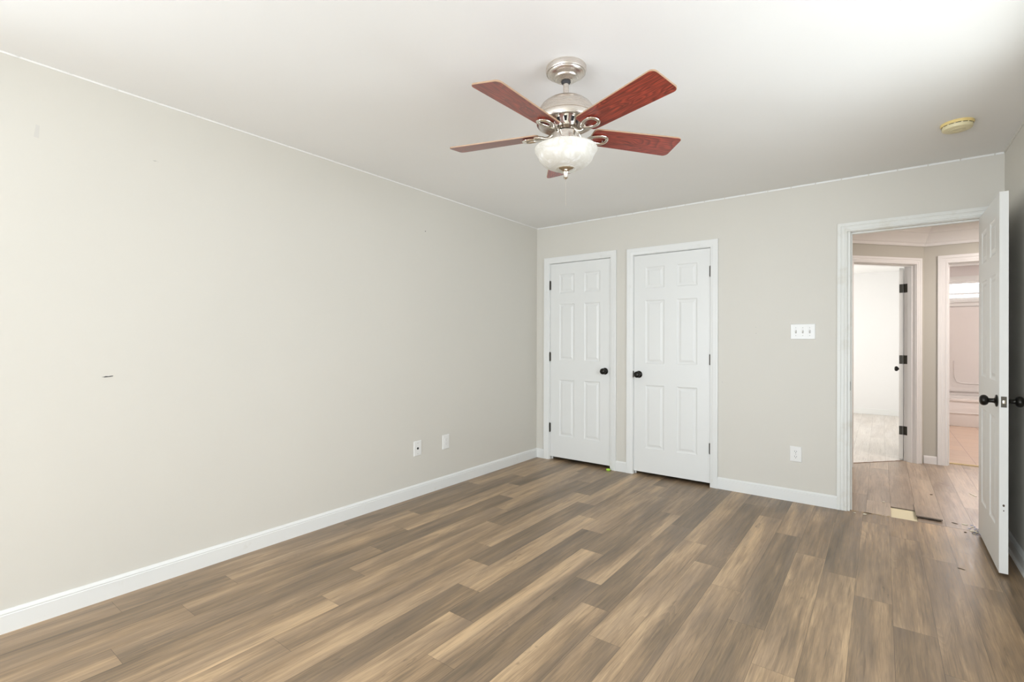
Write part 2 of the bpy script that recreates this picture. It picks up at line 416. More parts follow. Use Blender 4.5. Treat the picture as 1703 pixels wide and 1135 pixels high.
# hall
AD = math.radians(42); UD = Vector((math.sin(AD), math.cos(AD), 0)); ND = Vector((-math.cos(AD), math.sin(AD), 0))
K = Vector((3.29, 2.205, 0))
hk = []
hx0 = 3.0
hj = {1: .55, 0: .40, -1: .31, -2: .15, -3: 1.05, -4: .62, -5: .9, -6: 1.2, 2: .8, 3: .5}
for k in range(-11, 6):
    xa = hx0-(k+1)*PW; xb = xa+PW
    ys = [.032]
    j = hj.get(k, random.uniform(.1, 1.3))
    if k == -1: ys = [j]; j += PL*.9
    while j < 2.5:
        ys.append(j); j += PL
    ys.append(2.6)
    for a_, b_ in zip(ys, ys[1:]):
        t_ = random.uniform(.35, .6)
        hk.append((xa, xb-.0006, a_, b_, t_, t_+random.uniform(-.12, .12), 0))
hf = plank_mesh('floor_hall', hk, 'plank_hall_lit', clip=[(K+ND*.125, ND), (Vector((0, 2.345, 0)), Vector((0, 1, 0)))])
tag(hf, 'wood-look plank floor of the hall with hall light in its colour and a missing piece', 'floor')
tag(MB().box((-.2, YF-.2, -.06), (6, 6.3, -.0085)).build('floor_subfloor', 'subfloor'), 'pale yellow subfloor showing through the gap in the hall floor', 'floor', kind='structure')
# lifted end of the loose hall plank: a short tilted board reaching over the gap
rp = [(hx0+PW-.008, hx0+2*PW-.012, 0, .34, .42, .5, 0)]
lo = plank_mesh('loose_plank', rp, 'plank_hall_lit', kind=None)
lo.location = (0, .118, .0175); lo.rotation_euler = (math.radians(-1.65), 0, 0)
tag(lo, 'loose greyish plank end lifted beside the gap in the hall floor', 'floor plank')

# far room and bath floors
fk = []
for k in range(26):
    xa = -.1+k*PW
    ys = [.2+random.uniform(0, 1.2)-1.2]
    while ys[-1] < 6.2: ys.append(ys[-1]+PL)
    for a_, b_ in zip(ys, ys[1:]):
        t_ = random.uniform(.4, .7); fk.append((xa, xa+PW, max(a_, .12), min(b_, 6.2), t_, t_, 0))
ff = plank_mesh('floor_far_room', fk, 'plank_far_lit', clip=[(K+ND*.127, -ND), (Vector((3.36, 0, 0)), Vector((1, 0, 0)))], z=-.001)
tag(ff, 'floor of the far bedroom with bright daylight painted into its pale planks', 'floor')
tag(MB().box((3.40, 2.346, -.008), (5.6, 6.1, .002)).build('floor_bathroom', 'tile'), 'beige tiled bathroom floor', 'floor', kind='structure')

# ------------------------------------------------------------------ hall walls
XD = Matrix.Translation(K) @ Matrix.Rotation(math.radians(48), 4, 'Z')      # local x = UD (toward K), local y = ND
DO = (-.872, -.088, 0, 2.045)
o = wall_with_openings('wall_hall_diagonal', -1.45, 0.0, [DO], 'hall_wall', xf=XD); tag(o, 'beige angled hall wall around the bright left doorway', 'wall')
XB = Matrix.Translation((0, K.y, 0))
BO = (3.460, 4.24, 0, 2.045)
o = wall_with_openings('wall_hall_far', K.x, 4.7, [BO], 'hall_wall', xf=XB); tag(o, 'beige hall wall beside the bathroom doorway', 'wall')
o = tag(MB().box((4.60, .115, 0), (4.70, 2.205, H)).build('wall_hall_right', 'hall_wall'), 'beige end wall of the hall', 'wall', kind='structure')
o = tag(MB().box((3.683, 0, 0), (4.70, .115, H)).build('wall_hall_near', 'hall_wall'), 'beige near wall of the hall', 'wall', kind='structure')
PT = K+UD*(-1.45)
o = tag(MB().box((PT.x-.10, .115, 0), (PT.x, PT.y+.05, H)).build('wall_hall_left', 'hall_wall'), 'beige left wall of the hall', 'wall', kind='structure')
def prism(pts, z0, z1):
    b = MB(); n = len(pts)
    return b.rings([[(x, y, z0) for x, y in pts], [(x, y, z1) for x, y in pts]])
Kb = K+ND*.11
Pb = PT+ND*.11
prism([(PT.x-.1, .1), (4.7, .1), (4.7, 2.26), (K.x+.0, 2.26), (Kb.x, Kb.y), (Pb.x, Pb.y), (PT.x-.1, PT.y)], H, H+.1).build('ceiling_hall', 'hall_trim')
tag(bpy.data.objects['ceiling_hall'], 'pinkish white hall ceiling', 'ceiling', kind='structure')
# far room shell
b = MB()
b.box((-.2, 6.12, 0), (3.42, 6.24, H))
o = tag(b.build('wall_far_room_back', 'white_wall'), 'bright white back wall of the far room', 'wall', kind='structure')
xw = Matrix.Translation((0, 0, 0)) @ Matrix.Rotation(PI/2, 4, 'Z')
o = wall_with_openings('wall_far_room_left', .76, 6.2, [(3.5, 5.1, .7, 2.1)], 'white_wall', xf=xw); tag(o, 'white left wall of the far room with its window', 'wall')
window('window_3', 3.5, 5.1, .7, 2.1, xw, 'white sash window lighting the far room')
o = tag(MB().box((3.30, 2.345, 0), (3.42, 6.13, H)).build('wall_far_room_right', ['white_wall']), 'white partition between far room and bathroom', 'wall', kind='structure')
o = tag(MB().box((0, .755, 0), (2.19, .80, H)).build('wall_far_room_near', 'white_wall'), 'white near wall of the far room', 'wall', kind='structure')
q1 = K+ND*.118
prism([(-.1, .78), (PT.x-.10, .78), (Pb.x-.0, Pb.y+.01), (q1.x, q1.y+.01), (3.36, 2.345), (3.42, 6.2), (-.1, 6.2)], H, H+.1).build('ceiling_far_room', 'ceiling')
tag(bpy.data.objects['ceiling_far_room'], 'bright white ceiling of the far room', 'ceiling', kind='structure')
tag(MB().box((.0, 6.105, 0), (3.30, 6.12, .095)).build('baseboard_far_room', 'trim'), 'white baseboard of the far room', 'baseboard', kind='structure')
# bathroom shell
XBB = Matrix.Translation((0, 6.07, 0))
o = wall_with_openings('wall_bathroom_back', 3.42, 5.6, [(3.62, 4.85, 1.90, 2.21)], 'bath_wall', xf=XBB); tag(o, 'pale pink bathroom wall with a high window', 'wall')
window('window_4', 3.62, 4.85, 1.90, 2.21, XBB, 'wide shallow bathroom window above the tub', rail=False)
MB().box((3.665, .035, 1.995), (4.805, .075, 2.02)).build('window_rail', 'trim', bpy.data.objects['window_4'])
o = tag(MB().box((5.5, 2.33, 0), (5.6, 6.08, H)).build('wall_bathroom_right', 'bath_wall'), 'pink bathroom side wall', 'wall', kind='structure')
o = tag(MB().box((4.7, 2.205, 0), (5.6, 2.32, H)).build('wall_bathroom_near', 'bath_wall'), 'pink bathroom near wall', 'wall', kind='structure')
o = tag(MB().box((3.42, 2.345, 0), (3.435, 6.07, H)).build('wall_bathroom_left', 'bath_wall'), 'pink bathroom left wall', 'wall', kind='structure')
prism([(3.42, 2.25), (5.6, 2.25), (5.6, 6.2), (3.42, 6.2)], H, H+.1).build('ceiling_bathroom', 'ceiling')
tag(bpy.data.objects['ceiling_bathroom'], 'white bathroom ceiling', 'ceiling', kind='structure')

# ------------------------------------------------------------------ baseboards
BP = [(0, 0), (.013, 0), (.013, .074), (.0105, .077), (.0105, .079), (.012, .082), (.010, .090), (.004, .096), (0, .096)]   # (thickness, height)
SHOE = [(.010, 0), (.024, 0), (.0235, .008), (.019, .015), (.012, .018), (.010, .018)]
def base(b, p0, p1, nrm, prof, m0=0, m1=0):     # m0/m1: mitre (extend per unit thickness)
    p0 = Vector(p0); p1 = Vector(p1); d = (p1-p0).normalized(); nrm = Vector(nrm)
    r0 = [p0-d*(t*m0)+nrm*t+Vector((0, 0, z)) for t, z in prof]
    r1 = [p1+d*(t*m1)+nrm*t+Vector((0, 0, z)) for t, z in prof]
    b.rings([r0, r1])
def baseboard(name, segs, label, mat='trim', shoe=False):
    b = MB()
    for p0, p1, n, m0, m1 in segs:
        base(b, p0, p1, n, BP, m0, m1)
        if shoe: base(b, p0, p1, n, SHOE, m0, m1)
    return tag(b.build(name, mat), label, 'baseboard', kind='structure')
baseboard('baseboard_left', [((0, YF, 0), (0, 0, 0), (1, 0, 0), 0, -1)], 'long white baseboard along the left wall')
baseboard('baseboard_back', [((0, 0, 0), (.100, 0, 0), (0, -1, 0), -1, 0), ((.920, 0, 0), (1.027, 0, 0), (0, -1, 0), 0, 0), ((1.842, 0, 0), (2.682, 0, 0), (0, -1, 0), 0, 0)], 'white baseboard pieces along the back wall')
baseboard('baseboard_right', [((W, 0, 0), (W, YF, 0), (-1, 0, 0), 0, 0)], 'white baseboard behind the open door', shoe=True)
baseboard('baseboard_hall', [((K.x, K.y, 0), (3.394, K.y, 0), (0, -1, 0), 0, 0)], 'short white baseboard between the two hall doorways', 'hall_trim').scale.z = .82

# ceiling line: thin white bead with small gaps
b = MB(); b2 = MB()
y = -.12; x = .055
zc = H
def bead(b, p0, p1, n, h=.011):
    base(b, p0, p1, n, [(0, H-h), (.003, H-h), (.005, H-h*.6), (.005, H), (0, H)])
ys = [-.01]
yy = -.047
while yy > YF: ys.append(yy); yy -= .1695
for a_, c_ in zip(ys, ys[1:]+[YF]):
    bead(b, (0, c_+.005, 0), (0, a_-.003, 0), (1, 0, 0), .007); b.box((0, a_-.0035, H-.006), (.002, a_+.0055, H))
xs = [.0]; xx = .103
while xx < W-.02: xs.append(xx); xx += .1626
for a_, c_ in zip(xs, xs[1:]+[W]):
    bead(b2, (a_+.004, 0, 0), (c_-.003, 0, 0), (0, -1, 0))
tag(b.build('trim_1', 'ceiling'), 'thin white bead where the left wall meets the ceiling', 'trim', kind='structure')
tag(b2.build('trim_2', 'trim'), 'thin white bead where the back wall meets the ceiling', 'trim', kind='structure')
b3 = MB()
yy = -.01
while yy > YF:
    bead(b3, (W, yy, 0), (W, max(YF, yy-.155), 0), (-1, 0, 0)); yy -= .1626
tag(b3.build('trim_3', 'wall'), 'greige bead where the right wall meets the ceiling', 'trim', kind='structure')
# hall crown
CR = [(0, 2.215), (.014, 2.215), (.018, 2.225), (.018, 2.243), (.026, 2.250), (.034, 2.270), (.055, 2.300), (.075, 2.325), (.080, 2.335), (.088, 2.338), (.092, 2.352), (.104, 2.372), (.122, 2.388), (.122, 2.398), (.150, 2.402), (.150, 2.44), (0, 2.44)]
b = MB()
m_in = math.tan(math.radians(48/2))
base(b, PT, K, -ND, CR, 0, m_in*0+ -0.0)
tnd = b
b = MB()
# mitre: both runs meet on the bisector plane through K
d1 = UD; n1_ = -ND; d2 = Vector((1, 0, 0)); n2_ = Vector((0, -1, 0))
bis = (n1_+n2_); bis = bis/ (bis.dot(n1_))
ra = [PT+n1_*t+Vector((0, 0, z)) for t, z in CR]
rb = [K+bis*t+Vector((0, 0, z)) for t, z in CR]
rc = [Vector((4.6, K.y, 0))+n2_*t+Vector((0, 0, z)) for t, z in CR]
b.rings([ra, rb, rc])
tag(b.build('trim_4', 'hall_trim', ang=20), 'stepped white crown moulding around the hall ceiling', 'trim', kind='structure')

# ------------------------------------------------------------------ doors
CAS = [(0, 0), (0, .009), (.003, .012), (.016, .0125), (.022, .0155), (.028, .016), (.048, .0165), (.056, .0185), (.062, .017), (.062, 0)]
def casing(x0, x1, zt, mat, e, prof=CAS, right=True, left=True, name='casing'):
    b = MB(); st = []
    if left: st += [lambda o: (x0-o, 0.0)]
    st += [lambda o: (x0-(o if left else 0), zt+o), lambda o: (x1+(o if right else 0), zt+o)]
    if right: st += [lambda o: (x1+o, 0.0)]
    rs = [[(f(o)[0], -t, f(o)[1]) for o, t in prof] for f in st]
    b.rings(rs); return b.build(name, mat, e)
def jamb(x0, x1, zt, e, mat, depth=T, stop=.045, stop_side=1, sw=.032):
    b = MB(); k = .018
    b.box((x0-k, 0, 0), (x0, depth, zt)); b.box((x1, 0, 0), (x1+k, depth, zt)); b.box((x0-k, 0, zt), (x1+k, depth, zt+k))
    s0, s1 = stop, stop+sw
    b.box((x0, s0, 0), (x0+.011, s1, zt)); b.box((x1-.011, s0, 0), (x1, s1, zt)); b.box((x0+.011, s0, zt-.011), (x1-.011, s1, zt))
    return b.build('jamb', mat, e)
def leaf_mesh(w_, h_, th=.035, mirror=False):
    """six panel slab: x 0..w, y 0..th (front face y=0), z 0..h"""
    st = .110*w_/.695; pw = .180*w_/.695; mu = w_-2*st-2*pw
    xs = [0, st, st+pw, st+pw+mu, w_-st, w_]
    f = h_/2.005
    zs = [0, .222*f, .805*f, 1.003*f, 1.586*f, 1.696*f, 1.893*f, h_]
    b = MB()
    for side in (0, 1):
        Y0 = 0 if side == 0 else th; s = 1 if side == 0 else -1
        for i in range(5):
            for j in range(7):
                xa, xb, za, zb = xs[i], xs[i+1], zs[j], zs[j+1]
                if i in (1, 3) and j in (1, 3, 5):
                    prev = None
                    for ins, dep in [(0, 0), (.006, .0045), (.013, .0065), (.020, .0065), (.038, .0015)]:
                        ring = [(xa+ins, Y0+s*dep, za+ins), (xb-ins, Y0+s*dep, za+ins), (xb-ins, Y0+s*dep, zb-ins), (xa+ins, Y0+s*dep, zb-ins)]
                        if prev: b.rings([prev, ring], True, False, False)
                        prev = ring
                    b.add(prev, [(0, 1, 2, 3)])
                else:
                    b.add([(xa, Y0, za), (xb, Y0, za), (xb, Y0, zb), (xa, Y0, zb)], [(0, 1, 2, 3)])
    b.add([(0, 0, 0), (w_, 0, 0), (w_, th, 0), (0, th, 0)], [(0, 1, 2, 3)])
    b.add([(0, 0, h_), (w_, 0, h_), (w_, th, h_), (0, th, h_)], [(0, 1, 2, 3)])
    b.add([(0, 0, 0), (0, th, 0), (0, th, h_), (0, 0, h_)], [(0, 1, 2, 3)])
    b.add([(w_, 0, 0), (w_, th, 0), (w_, th, h_), (w_, 0, h_)], [(0, 1, 2, 3)])
    return b
def weld(o):
    bm = bmesh.new(); bm.from_mesh(o.data); bmesh.ops.remove_doubles(bm, verts=bm.verts, dist=.00005)
    bmesh.ops.recalc_face_normals(bm, faces=bm.faces)
    for e in bm.edges: e.smooth = len(e.link_faces) == 2 and e.calc_face_angle(0) < math.radians(14)
    bm.to_mesh(o.data); bm.free(); return o
KN = [(.0, .0), (.031, .0), (.033, .003), (.031, .006), (.016, .009), (.0125, .014), (.0115, .026), (.013, .033), (.022, .037), (.0275, .044), (.0295, .052), (.0275, .060), (.021, .067), (.011, .070), (.001, .0705)]
def knob(e, x, z, y=0, sgn=1, label=None):
    b = MB(); b.lathe_y([(r_, d*sgn) for r_, d in KN], (x, y, z)); o = b.build('knob', 'bronze', e, ang=50)
    if label: o['label'] = label
    return o
def hinge_pin(e, x, z, y=-.004, h=.089):
    b = MB(); n = 12
    for i in range(5):
        z0 = z-h/2+i*h/5
        b.rings([[(x+.0062*math.cos(2*PI*k/n), y+.0062*math.sin(2*PI*k/n), zz) for k in range(n)] for zz in (z0+.0004, z0+h/5-.0004)])
    b.rings([[(x+.0045*math.cos(2*PI*k/n), y+.0045*math.sin(2*PI*k/n), zz) for k in range(n)] for zz in (z-h/2-.004, z+h/2+.004)])
    b.box((x-.009, y+.002, z-h/2), (x+.009, y+.0045, z+h/2))
    return b.build('hinge', 'hinge', e)

def shut_door(name, o_, x0, x1, zl, hinge_left, kx, kz, label, ztop, hz, cx0, cx1, czt):
    e = tag(empty(name, ((x0+x1)/2, 0, 0)), label, 'door', kind='structure')
    e2 = e; off = Vector((-(x0+x1)/2, 0, 0))
    def fix(o): 
        for v_ in o.data.vertices: v_.co += off
        return o
    fix(casing(cx0, cx1, czt, 'trim', e))
    fix(jamb(o_[0]+.018, o_[1]-.018, o_[3]-.018, e, 'trim', stop=.040, sw=.012))
    lf = leaf_mesh(x1-x0, ztop-zl).build('door_leaf', 'door', e); weld(lf)
    for v_ in lf.data.vertices: v_.co += Vector((x0, .003, zl))+off
    fix(knob(e, kx, kz, .003))
    hx = x0-.002 if hinge_left else x1+.002
    for z in hz: fix(hinge_pin(e, hx, z))
    lx = x1+.003 if hinge_left else x0-.003
    fix(MB().box((lx-.0035, -.010, kz-.030), (lx+.0015, .02, kz+.030)).build('latch_strike', 'trim' if hinge_left else 'latch', e))
    return e
shut_door('door_1', C1, .172, .852, .034, True, .800, .946, 'left, narrower white six panel closet door with knob on its right', 2.040, (1.82, 1.075, .335), .162, .858, 2.046)
shut_door('door_2', C2, 1.096, 1.779, .031, False, 1.145, .930, 'right white six panel closet door with knob on its left', 2.033, (1.835, 1.082, .325), 1.090, 1.782, 2.040)

# door 3: the open bedroom door
e3 = tag(empty('door_3', (3.47, -.012, 0)), 'white six panel door standing open into the room', 'door', kind='structure')
o3 = -e3.location
def fix3(o):
    for v_ in o.data.vertices: v_.co += o3
    return o
CAS2 = [(0, 0), (0, .010), (.003, .013), (.012, .013), (.017, .010), (.020, .0125), (.030, .015), (.038, .0125), (.041, .0165), (.056, .0185), (.062, .017), (.062, 0)]
fix3(casing(2.744, 3.490, 2.043, 'worn', e3, CAS2))
fix3(jamb(2.760, 3.479, 2.040, e3, 'worn', stop=.040, sw=.035))
LW = .715; TH = .035
dl = leaf_mesh(LW, 2.012, TH).build('door_leaf', 'door', e3); weld(dl)
# local x (0 at hinge .. LW) -> world -y, local y -> world -x ... leaf between x 3.439 and 3.474
hp = Vector((3.4785, -.014, .018))
RD = Matrix.Rotation(-PI/2-math.radians(.35), 4, 'Z')     # local x -> -y, local y -> +x
def to3(o):
    for v_ in o.data.vertices:
        p = v_.co.copy(); p.y -= TH
        v_.co = (RD @ p)+hp+o3
    return o
to3(dl)
kz = .920-.018; kx_ = LW-.062
k1 = to3(knob(e3, kx_, kz, 0, 1)); k2 = to3(knob(e3, kx_, kz, TH, -1))
lp = MB().box((LW-.0005, .0065, kz-.0285), (LW+.0012, TH-.0065, kz+.0285)); to3(lp.build('latch_plate', 'latch', e3))
lb = MB(); lb.box((LW+.001, .0115, kz-.010), (LW+.009, TH-.0115, kz+.010)); to3(lb.build('latch_bolt', 'brass', e3, bevel=.003))
hh = MB()
for rr_, dx, dz in ((.0045, 0, -.545), (.0025, .0, -.572)):
    n = 10; hh.rings([[(LW+d, TH*.5+rr_*math.cos(2*PI*k/n), kz+dz+rr_*1.4*math.sin(2*PI*k/n)) for k in range(n)] for d in (-.001, .0006)])
to3(hh.build('edge_dent', 'chip_dark', e3))
for z in (1.80, 1.06, .30):
    b = MB(); n = 12
    b.rings([[(3.482+.0062*math.cos(2*PI*k/n), -.007+.0062*math.sin(2*PI*k/n), zz) for k in range(n)] for zz in (z-.045, z+.045)])
    fix3(b.build('hinge', 'hinge', e3))
# strike plate on left jamb
fix3(MB().box((2.7598, .008, .88), (2.7615, .030, .945)).build('latch_strike', 'hinge', e3))

# door 4: angled hall doorway, door swung into the far room
e4 = tag(empty('door_4'), 'hall doorway at left with its white door swung away into the bright room', 'door', kind='structure'); e4.matrix_world = XD
ox0, ox1, ozt = DO[0]+.018, DO[1]-.018, DO[3]-.018
casing(ox0-.004, ox1+.004, ozt+.004, 'hall_trim', e4, CAS2)
jamb(ox0, ox1, ozt, e4, 'hall_trim', depth=.118, stop=.030, sw=.040)
def leaf_in(e, P_hinge, ang, w_, h_, flip, name='door_leaf'):
    """P_hinge local hinge point; ang: direction of leaf in local frame; thickness to the right of direction when flip"""
    b = leaf_mesh(w_, h_); o = b.build(name, 'door', e); weld(o)
    R = Matrix.Rotation(ang, 4, 'Z')
    for v_ in o.data.vertices:
        p = v_.co.copy()
        if flip: p.y = -p.y
        v_.co = (R @ p)+Vector(P_hinge)
    bm = bmesh.new(); bm.from_mesh(o.data); bmesh.ops.recalc_face_normals(bm, faces=bm.faces); bm.to_mesh(o.data); bm.free()
    return o, R
# leaf runs along world +y; in the local frame that is angle 90-48 = 42 deg
ah = math.radians(42-3.6)
hpx = (ox1-.0015, .1235, .015)
lf4, R4 = leaf_in(e4, hpx, ah, .74, 2.0, False)
for s, yy in ((1, 0), (-1, .035)):
    k = knob(e4, .68, .915, yy, s)
    for v_ in k.data.vertices: v_.co = (R4 @ v_.co)+Vector(hpx)
for z in (1.80, 1.055, .315):
    b = MB()
    b.box((ox1-.0015, .083, z-.045), (ox1+.001, .114, z+.045))
    n = 12
    b.rings([[(ox1-.002+.006*math.cos(2*PI*k_/n), .118+.006*math.sin(2*PI*k_/n), zz) for k_ in range(n)] for zz in (z-.045, z+.045)])
    q = MB(); q.box((-.0015, .004, z-.060), (.0005, .034, z+.030)); 
    for v_ in q.v: pass
    qv = [(R4 @ p)+Vector(hpx) for p in q.v]; b.add(qv, q.f)
    b.build('hinge', 'hinge', e4)
# door 5: bathroom doorway
e5 = tag(empty('door_5', (0, K.y, 0)), 'bathroom doorway seen between angled doorway and open door', 'door', kind='structure')
bx0, bx1 = BO[0]+.018, BO[1]-.018
casing(bx0-.004, bx1+.004, ozt+.004, 'hall_trim', e5, [(o_*1.25, t) for o_, t in CAS2])
jamb(bx0, bx1, ozt, e5, 'hall_trim', depth=.118, stop=.028, sw=.040)
for z in (1.80, 1.055, .315):
    b = MB(); b.box((bx0-.001, .080, z-.045), (bx0+.0015, .114, z+.045)); n = 12
    b.rings([[(bx0+.003+.006*math.cos(2*PI*k_/n), .120+.006*math.sin(2*PI*k_/n), zz) for k_ in range(n)] for zz in (z-.045, z+.045)])
    b.build('hinge', 'hinge', e5)
leaf_in(e5, (bx0-.040, .125, .015), math.radians(90), .72, 2.0, True)
tag(MB().box((3.498, 2.325, 0), (4.22, 2.375, .008)).build('threshold_strip', 'strip', bevel=.002), 'bare pine strip across the bathroom doorway', 'threshold')
# ragged plank ends at the angled doorway
b = MB(); s = ox0
while s < ox1-.02:
    s2 = min(ox1-.01, s+random.uniform(.02, .07)); d = .118+random.uniform(0, .006)
    p = [K+UD*s+ND*.112, K+UD*s2+ND*.112, K+UD*s2+ND*(d+.012), K+UD*s+ND*(d+.012)]
    zt = .001+random.uniform(0, .002)
    b.rings([[(q.x, q.y, -.006) for q in p], [(q.x, q.y, zt) for q in p]]); s = s2
tag(b.build('trim_5', 'rag'), 'ragged brown floor edge under the angled doorway', 'trim', kind='structure')

# ------------------------------------------------------------------ bathtub and surround
tub = tag(empty('bathtub', (4.45, 5.73, 0)), 'off-white alcove bathtub under the bathroom window', 'bathtub')
def T_(b, name, mat, **k):
    for v_ in b.v: v_ -= tub.location
    return b.build(name, mat, tub, **k)
b = MB(); b.box((3.437, 5.395, .003), (5.46, 5.425, .37)); b.box((3.437, 5.383, .19), (5.46, 5.40, .205)); T_(b, 'apron', 'acrylic', bevel=.004)
b = MB(); b.box((3.437, 5.38, .37), (5.46, 5.47, .41)); b.box((3.437, 5.98, .37), (5.46, 6.068, .41)); b.box((3.437, 5.47, .37), (3.53, 5.98, .41)); b.box((5.37, 5.47, .37), (5.46, 5.98, .41))
T_(b, 'rim', 'acrylic', bevel=.006)
b = MB()
oo = [(3.53, 5.47), (5.37, 5.47), (5.37, 5.98), (3.53, 5.98)]; ii = [(3.60, 5.52), (5.28, 5.52), (5.28, 5.93), (3.60, 5.93)]
b.rings([[(x, y, .40) for x, y in oo], [(x, y, .12) for x, y in ii]], cap0=False); T_(b, 'basin', 'acrylic')
sur = tag(empty('tub_surround', (4.45, 6.05, .41)), 'moulded off-white wall surround above the bathtub', 'tub surround')
def S_(b, name, mat, **k):
    for v_ in b.v: v_ -= sur.location
    return b.build(name, mat, sur, **k)
b = MB(); b.box((3.437, 6.055, .412), (5.46, 6.069, 1.80)); S_(b, 'back_panel', 'acrylic')
b = MB()
pts = [(3.86, 6.05, .95), (3.865, 6.05, .70), (3.89, 6.05, .625), (3.95, 6.05, .60), (4.1, 6.05, .595), (5.0, 6.05, .595)]
b.tube(pts, .007, 8); b.box((3.437, 6.03, .47), (5.46, 6.055, .50)); S_(b, 'moulded_ledge', 'acrylic')

# ------------------------------------------------------------------ ceiling fan
FC = Vector((1.830, -2.479, 2.44))
fan = tag(empty('ceiling_fan', FC), 'brushed nickel ceiling fan with five cherry blades and alabaster bowl light', 'ceiling fan')
def lz(prof): return [(rr, z-2.44) for rr, z in prof]
MB().lathe(lz([(.0, 2.4399), (.086, 2.4399), (.089, 2.436), (.089, 2.420), (.086, 2.412), (.080, 2.4115), (.078, 2.407), (.070, 2.401), (.060, 2.395), (.054, 2.3935), (.051, 2.388), (.042, 2.384), (.036, 2.3825), (.031, 2.379), (.022, 2.377), (.0, 2.377)]), n=64).build('canopy', 'nickel', fan)
MB().lathe(lz([(.0, 2.379), (.019, 2.379), (.021, 2.373), (.015, 2.365), (.0, 2.365)])).build('hanger_ball', 'vent_dark', fan)
MB().lathe(lz([(.0, 2.370), (.0125, 2.370), (.0125, 2.285), (0, 2.285)]), n=24).build('downrod', 'nickel', fan)
MB().lathe(lz([(.0, 2.302), (.016, 2.302), (.024, 2.300), (.030, 2.297), (.060, 2.293), (.088, 2.284), (.108, 2.268), (.122, 2.247), (.129, 2.226), (.130, 2.214), (.127, 2.2125), (.127, 2.2105), (.131, 2.209), (.131, 2.196), (.127, 2.186), (.120, 2.184), (.104, 2.190), (.084, 2.202), (.068, 2.211), (.062, 2.214), (0, 2.214)]), n=72).build('motor_housing', 'nickel', fan)
hub = MB().lathe(lz([(.0, 2.215), (.060, 2.215), (.057, 2.209), (.051, 2.195), (.046, 2.180), (.043, 2.174), (.046, 2.172), (.046, 2.156), (.042, 2.154), (0, 2.150)]), n=60).build('hub', 'nickel_polished', fan)
b = MB()
for k in range(10):
    a_ = 2*PI*(k+.3)/10; ca, sa = math.cos(a_), math.sin(a_); tx, ty = -sa, ca
    ring = []
    for (t, z, rr) in ((-.0055, 2.185, .0485), (.0055, 2.185, .0485), (.0075, 2.204, .0548), (-.0075, 2.204, .0548)):
        ring.append((ca*rr+tx*t, sa*rr+ty*t, z-2.44))
    out = [(x*1.02, y*1.02, z) for x, y, z in ring]; inn = [(x*.93, y*.93, z) for x, y, z in ring]
    b.rings([inn, out])
b.build('vent_slot', 'vent_dark', hub)
MB().lathe(lz([(0, 2.152), (.038, 2.152), (.038, 2.149), (.055, 2.148), (.059, 2.145), (.059, 2.100), (.066, 2.096), (.066, 2.090), (0, 2.090)]), n=60).build('light_fitter', 'nickel', fan)
bowl = [(.070, 2.094), (.095, 2.090), (.125, 2.084), (.1365, 2.080), (.138, 2.074), (.134, 2.066), (.126, 2.054), (.121, 2.045), (.117, 2.032), (.105, 2.018), (.088, 2.006), (.068, 1.997), (.045, 1.992), (.0, 1.990)]
b = MB().lathe(lz(bowl), n=72, cap0=False)
MBi = [(.066, 2.090), (.120, 2.080), (.130, 2.074), (.118, 2.050), (.112, 2.034), (.100, 2.022), (.084, 2.010), (.064, 2.000), (.0, 1.994)]
b.lathe(lz(MBi), n=72, cap0=False)
b.build('glass_bowl', 'alabaster', fan)
MB().lathe(lz([(.0, 1.994), (.030, 1.994), (.042, 1.992), (.044, 1.988), (.038, 1.984), (.027, 1.981), (.013, 1.977), (.010, 1.968), (.0075, 1.961), (.010, 1.957), (.0105, 1.952), (.006, 1.947), (.0, 1.946)]), n=40).build('finial', 'nickel_polished', fan)
b = MB(); z = 1.940
b.tube([(0, 0, 1.940-2.44), (0, 0, 1.832-2.44)], .0007, 6)
while z > 1.834:
    b.lathe([(0, .0011), (.0011, .0), (0, -.0011)], (0, 0, z-2.44), 6); z -= .006
b.build('pull_chain', 'nickel_polished', fan)
